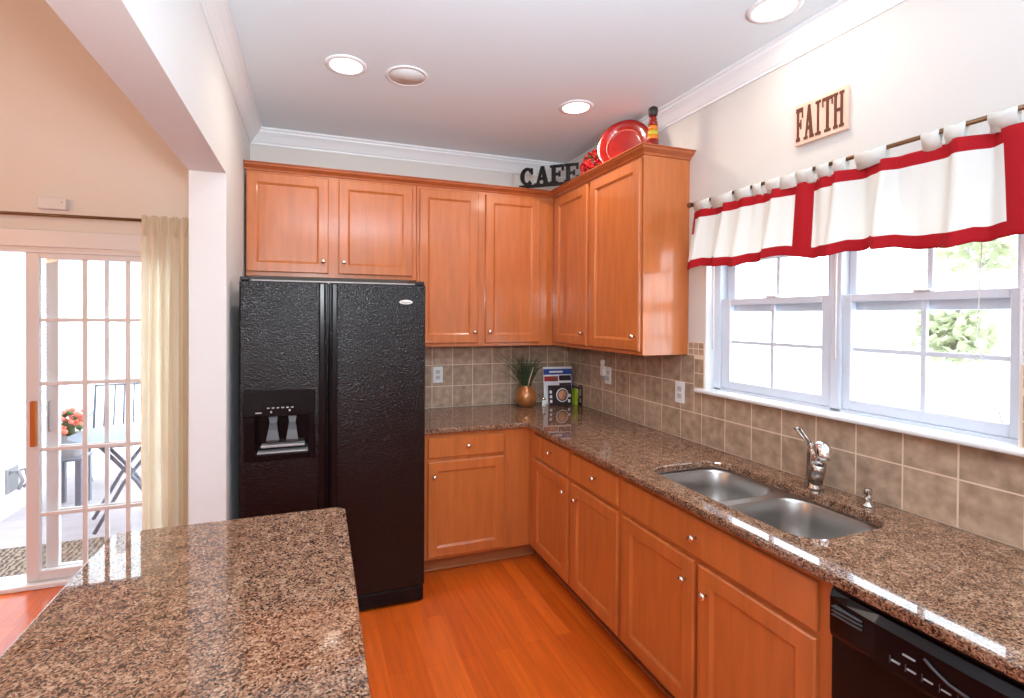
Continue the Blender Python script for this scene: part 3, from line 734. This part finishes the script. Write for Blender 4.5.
b.tube([(-.012, -.232, .909), (-.012, -.10, .909)], .004, 6); b.tube([(-.012, -.232, 1.03), (-.012, -.10, 1.03)], .004, 6); b.build('scroll_frame', 'iron', q)
MB().box(-.046, -.010, -.225, -.105, .9055, .909).build('base_plate', 'iron', q)
q = root('salt_shaker', (-.318, -.20, .905), 'small white shaker between the vase and the cookbooks', 'shaker')
MB().lathe([(.014, .9055), (.016, .91), (.012, .94), (.013, .955)], (-.318, -.20, 0), seg=14).build('shaker_body', 'white', q)
MB().lathe([(.014, .9555), (.013, .968), (0, .974)], (-.318, -.20, 0), seg=14).build('shaker_cap', 'chrome', q)

# ------------------------------------------------------------------ items on the wall cabinets
def strokes(ch):       # unit box, slab serif capitals as polygons
    R = lambda x0, x1, y0, y1: [(x0, y0), (x1, y0), (x1, y1), (x0, y1)]
    P = []
    if ch == 'F' or ch == 'E':
        P += [R(.12, .40, 0, 1), R(.0, .55, 0, .11), R(.0, .98, .87, 1), R(.82, .98, .68, .87), R(.40, .68, .43, .56), R(.62, .74, .35, .64)]
        if ch == 'E': P += [R(.55, 1.0, 0, .13), R(.84, 1.0, .13, .33)]
    if ch == 'A':
        P += [[(.12, 0), (.28, 0), (.54, .82), (.42, 1)], [(.62, 0), (.93, 0), (.64, 1), (.42, 1)], R(.28, .70, .26, .38), R(.0, .38, 0, .08), R(.58, 1.0, 0, .08)]
    if ch == 'I': P += [R(.38, .64, 0, 1), R(.14, .88, 0, .08), R(.14, .88, .92, 1)]
    if ch == 'T': P += [R(.39, .63, 0, 1), R(.22, .80, 0, .08), R(.0, 1, .90, 1), R(.0, .09, .74, .90), R(.91, 1, .74, .90)]
    if ch == 'H': P += [R(.10, .32, 0, 1), R(.68, .90, 0, 1), R(.32, .68, .46, .55)]+[R(a, a+.42, z, z+.08) for a in (0, .58) for z in (0, .92)]
    if ch == 'C':
        n = 14
        for k in range(n):
            a0 = math.radians(48+(312-48)*k/n); a1 = math.radians(48+(312-48)*(k+1)/n)
            t0 = .13+.14*abs(math.cos(a0)); t1 = .13+.14*abs(math.cos(a1))
            P.append([(.52+.48*math.cos(a0), .5+.5*math.sin(a0)), (.52+.48*math.cos(a1), .5+.5*math.sin(a1)), (.52+(.48-t1)*math.cos(a1), .5+(.5-t1)*math.sin(a1)), (.52+(.48-t0)*math.cos(a0), .5+(.5-t0)*math.sin(a0))])
        P += [R(.78, .90, .62, .95)]
    return P
def letter(ch, org, du, dz, dn, par, m, name):
    b = MB()
    for i, p in enumerate(strokes(ch)): b.poly([Vector(org)+Vector(du)*u+Vector(dz)*v for u, v in p], Vector(dn)*(1+.01*i))
    return b.build(name, m, par)
# CAFE sign across the corner
pA, pB = Vector((-.583, -.322, 2.477)), Vector((-.262, -.584, 2.477)); L_ = (pB-pA); ux = L_.normalized(); nn = Vector((-ux.y, ux.x, 0)); 
if nn.y > 0: nn = -nn
q = root('cafe_sign', (pA+pB)/2-Vector((0, 0, 0)), 'black metal word sign reading CAFE standing on top of the corner cabinets', 'sign')
b = MB(); b.poly([pA-nn*.0+Vector((0, 0, -.002)), pB+Vector((0, 0, -.002)), pB+Vector((0, 0, .016)), pA+Vector((0, 0, .016))], -nn*.022); b.build('base', 'iron', q)
tot = L_.length; wds = [.255, .265, .24, .24]; x = 0
for ch, wf in zip('CAFE', wds):
    lw = tot*wf; letter(ch, pA+ux*(x+.003)+Vector((0, 0, .014))-nn*.002, ux*(lw-.002), (0, 0, .124), -nn*.018, q, 'iron', 'letter'); x += lw
# berries
b = MB(); bc = Vector((-.225, -.70, 2.545))
for k in range(330):
    d = Vector((random.gauss(0, 1), random.gauss(0, 1), random.gauss(0, 1))).normalized()
    p = bc+Vector((d.x*.052, d.y*.115, d.z*.105))*random.uniform(.75, 1.08)
    b.use('berry' if k % 12 else 'leafdark').sphere(p, random.uniform(.008, .012), 1)
b.use('leafdark').tube([(-.225, -.70, 2.433), (-.225, -.70, 2.53)], .02, 6)
tag(b.build('berry_bunch'), 'bunch of red berries between the word sign and the red plate', 'berry decoration')
# plate
q = root('charger_plate', (-.19, -.985, 2.433), 'large round red lacquered charger plate propped upright on the corner cabinet', 'plate')
nz = Vector((-.74, -.64, .17)).normalized(); pc = Vector((-.205, -1.015, 2.586))
b = MB(); b.lathe([(0, 0), (.092, .0), (.098, .003), (.102, .011), (.142, .019), (.154, .023), (.158, .021), (.154, .016), (.142, .011), (.106, .002), (.092, -.006), (0, -.006)], pc, nz, 48, cap=False); pl = b.build('plate_disc', 'red', q)
b = MB(); b.lathe([(.0985, .0035), (.100, .0085), (.103, .0125), (.1005, .0125)], pc, nz, 48, cap=False); b.build('well_ring', mat('pale red rim line', (.75, .22, .16), .25), pl)
b = MB(); pb = pc-Vector((0, 0, .155))
for s in (-1, 1):
    t_ = Vector((-nz.y, nz.x, 0)).normalized()*s*.05
    b.tube([pb+t_+nz*.05+Vector((0, 0, .02)), pb+t_+nz*.045+Vector((0, 0, .0)), pb+t_-nz*.05+Vector((0, 0, 0)), pb+t_*.6-nz*.035+Vector((0, 0, .13))], .003, 6)
b.build('stand', 'iron', q)
# decorative bottle
bx_, by_ = -.205, -1.275
q = root('decorative_bottle', (bx_, by_, 2.432), 'tall slim decorative bottle of red, orange and yellow layers with a dark stopper', 'bottle')
bands = [('red', [(.030, 2.4325), (.033, 2.44), (.033, 2.50), (.031, 2.535)]), ('orange', [(.030, 2.5352), (.028, 2.558)]), ('yellow', [(.028, 2.5582), (.026, 2.585)]), ('orange', [(.026, 2.5852), (.025, 2.605), (.022, 2.612)]), ('red', [(.024, 2.6122), (.024, 2.632), (.018, 2.638), (.021, 2.646), (.017, 2.662)])]
b = MB()
for m_, pr in bands: b.use(m_).lathe(pr, (bx_, by_, 0), seg=18)
b.build('bottle_body', None, q)
MB().lathe([(.015, 2.6622), (.023, 2.670), (.026, 2.690), (.024, 2.708), (.012, 2.716), (0, 2.717)], (bx_, by_, 0), seg=16).build('stopper', 'amber', q)

# ------------------------------------------------------------------ FAITH sign
q = root('faith_sign', (-.012, -2.065, 2.3), 'small cream wooden wall sign with brown letters reading FAITH', 'sign')
MB().box(-.016, -.0005, -2.172, -1.958, 2.300, 2.470, .002).build('board', 'signpanel', q)
b = MB(); b.box(-.0195, -.0162, -2.1722, -2.167, 2.300, 2.470); b.box(-.0195, -.0162, -2.167, -1.958, 2.300, 2.305); b.build('edge_strip', 'signpanel', q)
for i, ch in enumerate('FAITH'):
    wL = [.034, .046, .032, .044, .044]; x = -1.964-sum(wL[:i])
    letter(ch, (-.0165, x, 2.316), (0, -(wL[i]-.003), 0), (0, 0, .138), (-.003, 0, 0), q, 'signbrown', 'letter')

# ------------------------------------------------------------------ valance on its rod
q = root('curtain_rod', (-.09, -2.05, 2.15), 'thin bronze rod carrying the red and white valance over the window', 'curtain rod')
MB().tube([(-.09, -1.435, 2.160), (-.09, -2.86, 2.160)], .0075, 10).build('rod', 'bronze', q)
for y in (-1.428, -2.87): MB().sphere((-.09, y, 2.160), .014, 2, (1, 1.2, 1)).build('finial', 'bronze', q)
for y in (-1.45, -2.745): 
    b = MB(); b.tube([(-.0005, y, 2.150), (-.05, y, 2.148), (-.09, y, 2.150)], .005, 8); b.lathe([(.018, 0), (.018, .004)], (-.0008, y, 2.150), (-1, 0, 0), 14); b.build('bracket', 'bronze', q)
q = root('valance', (-.11, -2.06, 1.82), 'gathered cream window valance with red borders hung by tabs over the sink window', 'valance')
VY0, VY1, VZ1, VZ0 = -1.455, -2.715, 2.118, 1.825
folds = [(-1.53, .020, .03), (-1.60, .022, -.018), (-1.67, .020, .028), (-1.78, .026, .026), (-1.87, .02, -.018), (-1.935, .020, .032), (-2.10, .03, -.012), (-2.20, .022, .030), (-2.28, .03, -.016), (-2.36, .020, .034), (-2.46, .03, -.010), (-2.56, .022, .034), (-2.62, .02, -.02)]
def voff(y, t):
    a = 0
    for c_, w_, h_ in folds: a += h_*math.exp(-((y-c_-.012*t)/(w_*(1+.35*t)))**2)
    return a*(.85+.45*t)+.006*math.sin(y*61+2*math.sin(y*9)+t*1.4)*(1-.3*t)
ny, nt_ = 252, 36; b = MB()
bw = .048; colb = (-2.022, -2.088)
grid = []
for i in range(ny+1):
    y = VY0+(VY1-VY0)*i/ny; row = []
    for j in range(nt_+1):
        t = j/nt_; z = VZ1+(VZ0-VZ1)*t
        flare = .022*t*(y-(VY0+VY1)/2)/((VY0-VY1)/2)
        row.append(b.bm.verts.new((-.088-voff(y, t)-.022*t, y+flare, z-.010*t*math.sin(y*17)-.25*abs(voff(y, t))*t-.030*t*max(0, (-y-2.0)/.7))))
    grid.append(row)
for m_ in ('cream', 'redcloth'): b.use(m_)
for i in range(ny):
    y = VY0+(VY1-VY0)*(i+.5)/ny
    for j in range(nt_):
        z = (j+.5)/nt_*(VZ1-VZ0); f_c = b.bm.faces.new((grid[i][j], grid[i+1][j], grid[i+1][j+1], grid[i][j+1])); f_c.smooth = True
        d0 = abs(y-VY0); d1_ = abs(y-VY1)
        redm = z < .038 or z > (VZ1-VZ0)-.040 or (d0 < .018 and z < .11) or d1_ < .062 or (colb[1] < y < colb[0])
        f_c.material_index = 1 if redm else 0
cl = b.build('cloth', None, q, recalc=False)
so = cl.modifiers.new('thickness', 'SOLIDIFY'); so.thickness = .0015
k = 0; y = -1.48
GAPS = [(-1.459, .012), (-1.575, .012), (-1.715, .014), (-1.815, .012), (-1.875, .02), (-2.105, .014), (-2.17, .016), (-2.24, .03), (-2.41, .10), (-2.515, .012), (-2.60, .05), (-2.70, .02)]
for (ga, wa), (gb, wb) in zip(GAPS, GAPS[1:]):
    ya, yb = ga-wa/2, gb+wb/2; npart = max(1, round((ya-yb)/.085))
    for k in range(npart):
        y0, y1 = ya+(yb-ya)*k/npart-.001*k, ya+(yb-ya)*(k+1)/npart; rg = []
        xa, xb = -.0885-voff(y0, 0), -.0885-voff(y1, 0)
        for dx, z in ((None, 2.110), (-.0105, 2.150), (-.0095, 2.166), (.0, 2.171), (.0095, 2.166), (.010, 2.150), (.006, 2.112)):
            rg.append([Vector((xa if dx is None else -.09+dx, y0, z)), Vector(((xa+xb)/2-.003 if dx is None else -.09+dx*1.05, (y0+y1)/2, z-.003)), Vector((xb if dx is None else -.09+dx, y1, z))])
        b = MB(); b.loft(rg, cap=False, closed=False); t_ = b.build('tab', 'cream', q, recalc=False); t_.modifiers.new('thickness', 'SOLIDIFY').thickness = .0012

# ------------------------------------------------------------------ dining room curtain, rod, chime
q = root('drapery_rod', (-3.6, -.08, 2.12), 'long dark bronze curtain rod above the sliding door', 'curtain rod')
MB().tube([(-4.6, -.08, 2.122), (-2.908, -.08, 2.132)], .009, 10).build('rod', 'bronze', q)
b = MB(); b.tube([(-3.8, -.0005, 2.118), (-3.8, -.08, 2.118)], .006, 8); b.build('bracket', 'bronze', q)
q = root('door_curtain', (-2.74, -.09, 0), 'long cream pinch pleated curtain at the right of the sliding door', 'curtain')
b = MB(); grid = []; nx, nz_ = 120, 30; CX0, CX1 = -2.905, -2.53
for i in range(nx+1):
    s = i/nx; row = []
    for j in range(nz_+1):
        t = j/nz_; z = 2.155-2.12*t
        amp = .006 + .026*min(1, t*6); ph = s*2*PI*7.5
        x = CX0+(CX1-CX0)*s + .012*t*math.sin(ph*.5+1)-.01*math.sin(t*3)*(1-s)
        row.append(b.bm.verts.new((x, -.085-amp*math.sin(ph)-.006*math.sin(ph*2.3+t*3), z)))
    grid.append(row)
for i in range(nx):
    for j in range(nz_):
        fc = b.bm.faces.new((grid[i][j], grid[i+1][j], grid[i+1][j+1], grid[i][j+1])); fc.smooth = True
b.build('cloth', 'curtain', q, recalc=False)
b = MB()
for k in range(7):
    x = CX0+.022+k*.052
    for dx in (-.009, 0, .009): b.loft([[Vector((x+dx*sc+a, -.105-.012*sc-bb_, z)) for a, bb_ in ((-.0035, 0), (0, .006), (.0035, 0), (0, -.002))] for z, sc in ((2.158, 1.1), (2.10, .8), (2.04, .35))])
b.build('pleat', 'curtain', q)
b = MB(); b.tube([(CX0+.004, -.066, 2.132), (CX1, -.066, 2.132)], .005, 8); b.tube([(-2.6, -.0005, 2.132), (-2.6, -.066, 2.132)], .005, 8); b.build('track', 'bronze', q)
q = root('door_chime', (-3.34, -.03, 2.17), 'white door chime box on the tan wall above the curtain rod', 'door chime')
b = MB(); b.box(-3.420, -3.285, -.045, -.0005, 2.172, 2.238, .005, 2); cb = b.build('chime_box', 'doorw', q)
MB().lathe([(.004, 0), (.004, .003)], (-3.305, -.045, 2.212), (0, -1, 0), 10).build('button', 'greyp', cb)

# ------------------------------------------------------------------ porch beyond the sliding door
PZ = -.06
struct(MB().box(-6.5, -.5, .15, 5.0, PZ-.1, PZ).build('floor_porch', 'deck'), 'pale porch floor outside')
b = MB()
for k in range(30): b.box(-4.32, -4.25+.008*0, .16, 1.18, PZ+.11*k, PZ+.11*(k+1)-.004, 0)
b.box(-4.32, -4.26, 1.18, 3.0, PZ, .62); b.box(-4.32, -4.26, 2.5, 3.0, .62, 3.2); b.box(-4.32, -4.26, 1.18, 2.5, 2.2, 3.2)
b.box(-4.27, -4.235, 1.14, 2.55, .58, .64); b.box(-4.27, -4.24, 1.14, 1.20, .64, 2.24); b.box(-4.27, -4.24, 2.46, 2.52, .64, 2.24); b.box(-4.27, -4.24, 1.14, 2.52, 2.18, 2.24)
struct(b.build('wall_porch', 'siding'), 'white sided wall along the porch')
b = MB()
for k in range(44): b.box(-4.31, -4.285, 1.21, 2.45, .66+.034*k, .684+.034*k)
tag(b.build('porch_shutter', 'siding'), 'white louvred blind in the porch side window', 'blind')
q = root('hose_bracket', (-4.24, 1.5, .2), 'grey metal hose bracket on the white porch wall', 'hose bracket')
b = MB(); b.box(-4.262, -4.245, 1.44, 1.60, .13, .33, .004); b.tube([(-4.245, 1.47, .30), (-4.19, 1.47, .31), (-4.17, 1.49, .22), (-4.20, 1.50, .15)], .014, 8); b.tube([(-4.245, 1.56, .28), (-4.18, 1.56, .30), (-4.17, 1.58, .18), (-4.21, 1.60, .14)], .014, 8)
b.build('hook', 'pot', q)
def post(x, y, w_=.09): 
    q = MB(); q.box(x-w_/2, x+w_/2, y-w_/2, y+w_/2, PZ, 3.0, .004); return q
for i, (x, lab) in enumerate(((-4.02, 'white porch post beside the side wall'), (-3.05, 'white porch post behind the patio table'))):
    tag(post(x, 3.2).build('porch_post', 'siding'), lab, 'post', 'porch posts')
b = MB(); b.box(-4.25, -1.0, 3.25, 3.31, .86, .92); b.box(-4.25, -1.0, 3.26, 3.30, .05, .10)
for k in range(32): b.box(-4.2+.1*k, -4.18+.1*k, 3.27, 3.29, .10, .86)
tag(b.build('porch_railing', 'siding'), 'white railing along the far edge of the porch', 'railing')
tag(MB().box(-4.15, -2.9, .2, .78, PZ, PZ+.012, .004).build('porch_rug', 'rug'), 'brown and tan woven mat on the porch floor outside the door', 'mat')
tx0, ty0 = -3.33, 1.12
q = root('patio_table', (tx0, ty0, PZ), 'grey glass topped folding patio table on the porch behind the glass door', 'table')
b = MB(); b.lathe([(.36, .615), (.375, .622), (.375, .640), (.36, .645), (0, .645)], (tx0, ty0, 0), seg=36); b.build('table_top', 'patioglass', q)
b = MB(); b.tube([(tx0+.33*math.cos(k*PI/12), ty0+.33*math.sin(k*PI/12), .606) for k in range(25)], .012, 6); b.build('rim_frame', 'patio', q)
for a in (.35, .35+PI):
    c_, s_n = math.cos(a), math.sin(a)
    for o1 in (-.17, .17):
        MB().tube([(tx0+.22*c_-o1*s_n, ty0+.22*s_n+o1*c_, PZ), (tx0+.04*c_-o1*s_n*.9, ty0+.04*s_n+o1*c_*.9, .28), (tx0-.20*c_-o1*s_n, ty0-.20*s_n+o1*c_, .605)], .014, 8).build('leg', 'patio', q)
def chair(x, y, rz, lab):
    q = root('patio_chair', (x, y, PZ), lab, 'chair'); R_ = Matrix.Translation((x, y, PZ)) @ Matrix.Rotation(rz, 4, 'Z')
    t = lambda p: R_ @ Vector(p)
    b = MB(); b.tube([t((-.24, -.22, .42)), t((.24, -.22, .42)), t((.24, .22, .42)), t((-.24, .22, .42)), t((-.24, -.22, .42))], .014, 8)
    b.poly([t((-.23, -.21, .415)), t((.23, -.21, .415)), t((.23, .21, .415)), t((-.23, .21, .415))], (0, 0, .012)); b.build('seat', 'patio', q)
    b = MB(); b.tube([t((-.24, .22, .42)), t((-.24, .33, .92)), t((.24, .33, .92)), t((.24, .22, .42))], .014, 8)
    for k in range(5): b.tube([t((-.16+.08*k, .225, .44)), t((-.16+.08*k, .33, .91))], .008, 6)
    b.build('backrest', 'patio', q)
    for s in (-1, 1):
        MB().tube([t((.25*s, -.22, .42)), t((.25*s, .20, 0))], .014, 8).build('leg', 'patio', q); MB().tube([t((.25*s, .22, .42)), t((.25*s, -.20, 0))], .014, 8).build('leg', 'patio', q)
        MB().tube([t((.25*s, .28, .66)), t((.25*s, -.22, .64)), t((.25*s, -.24, .42))], .012, 8).build('armrest', 'patio', q)
chair(-3.72, 2.15, .15, 'grey metal folding chair with crossed legs behind the patio table')

q = root('plant_stand', (-3.9, 1.62, PZ), 'small square grey plant stand holding the red flowers on the porch', 'plant stand')
for dx in (-.09, .09):
    for dy in (-.09, .09): MB().box(-3.9+dx-.02, -3.9+dx+.02, 1.62+dy-.02, 1.62+dy+.02, PZ, .34).build('leg', 'patio', q)
MB().box(-4.02, -3.78, 1.50, 1.74, .34, .36, .004).build('shelf', 'patio', q)
tag(MB().lathe([(.07, .3605), (.10, .53), (.11, .55), (.095, .55), (.085, .51), (0, .51)], (-3.9, 1.62, 0), seg=20, cap=False).build('flower_pot', 'pot'), 'grey flower pot on the porch plant stand', 'pot')
b = MB()
for k in range(60):
    p = (-3.9+random.uniform(-.10, .10), 1.62+random.uniform(-.10, .10), .58+random.uniform(0, .17)); b.use('flower' if k % 3 else 'leafdark').sphere(p, random.uniform(.018, .030), 1)
b.use('leafdark').tube([(-3.9, 1.62, .515), (-3.9, 1.62, .62)], .03, 6)
tag(b.build('red_geranium'), 'red flowering plant in the grey pot on the porch', 'plant')

# ------------------------------------------------------------------ outdoors beyond the sink window
struct(MB().box(-40, 60, -40, 60, -3.1, -3.0).build('ground', 'ground'), 'pale ground outside')
def tree(x, y, h, r, lab, n=420):
    q = root('garden_tree', (x, y, -3), lab, 'tree', 'trees outside'); top = -3+h
    b = MB(); b.tube([(x, y, -3), (x+.05, y, -3+h*.4), (x-.1, y+.05, top-r*.6)], [.14, .11, .05], 8)
    for k in range(7):
        a = k*.9; b.tube([(x, y, top-r*1.5+.1*k), (x+r*.7*math.cos(a), y+r*.7*math.sin(a), top-r*.9+.16*k)], [.05, .012], 6)
    b.build('trunk', 'bark', q); b = MB()
    for k in range(n):
        d = Vector((random.gauss(0, 1), random.gauss(0, 1), random.gauss(0, 1))).normalized()*r*random.uniform(.3, 1)
        p = Vector((x, y, top-r))+d; s = random.uniform(.06, .13); a = Vector((random.gauss(0, 1), random.gauss(0, 1), random.gauss(0, 1))).normalized(); c_ = a.cross(Vector((.3, .5, .8))).normalized()
        vs2 = [b.bm.verts.new(p+a*s), b.bm.verts.new(p+c_*s*.6), b.bm.verts.new(p-a*s), b.bm.verts.new(p-c_*s*.6)]; b.bm.faces.new(vs2)
    b.build('foliage', 'leaf', q, recalc=False)
tree(7.0, 1.05, 4.85, .5, 'small pale leafy tree seen through the lower right window panes')
tree(8.0, 1.2, 6.4, .72, 'taller leafy tree seen at the top right of the window', 300)
q = root('neighbour_house', (12, 3.6, -3), 'pale neighbouring house with a grey gabled roof beyond the window', 'house')
MB().box(10.0, 15, -2.2, 5.5, -3, -.9).build('house_wall', 'siding', q)
b = MB(); b.poly([(9.6, -2.5, -.9), (15.4, -2.5, -.9), (12.5, -2.5, .9)], (0, 8.3, 0)); b.build('roof', 'roof', q)
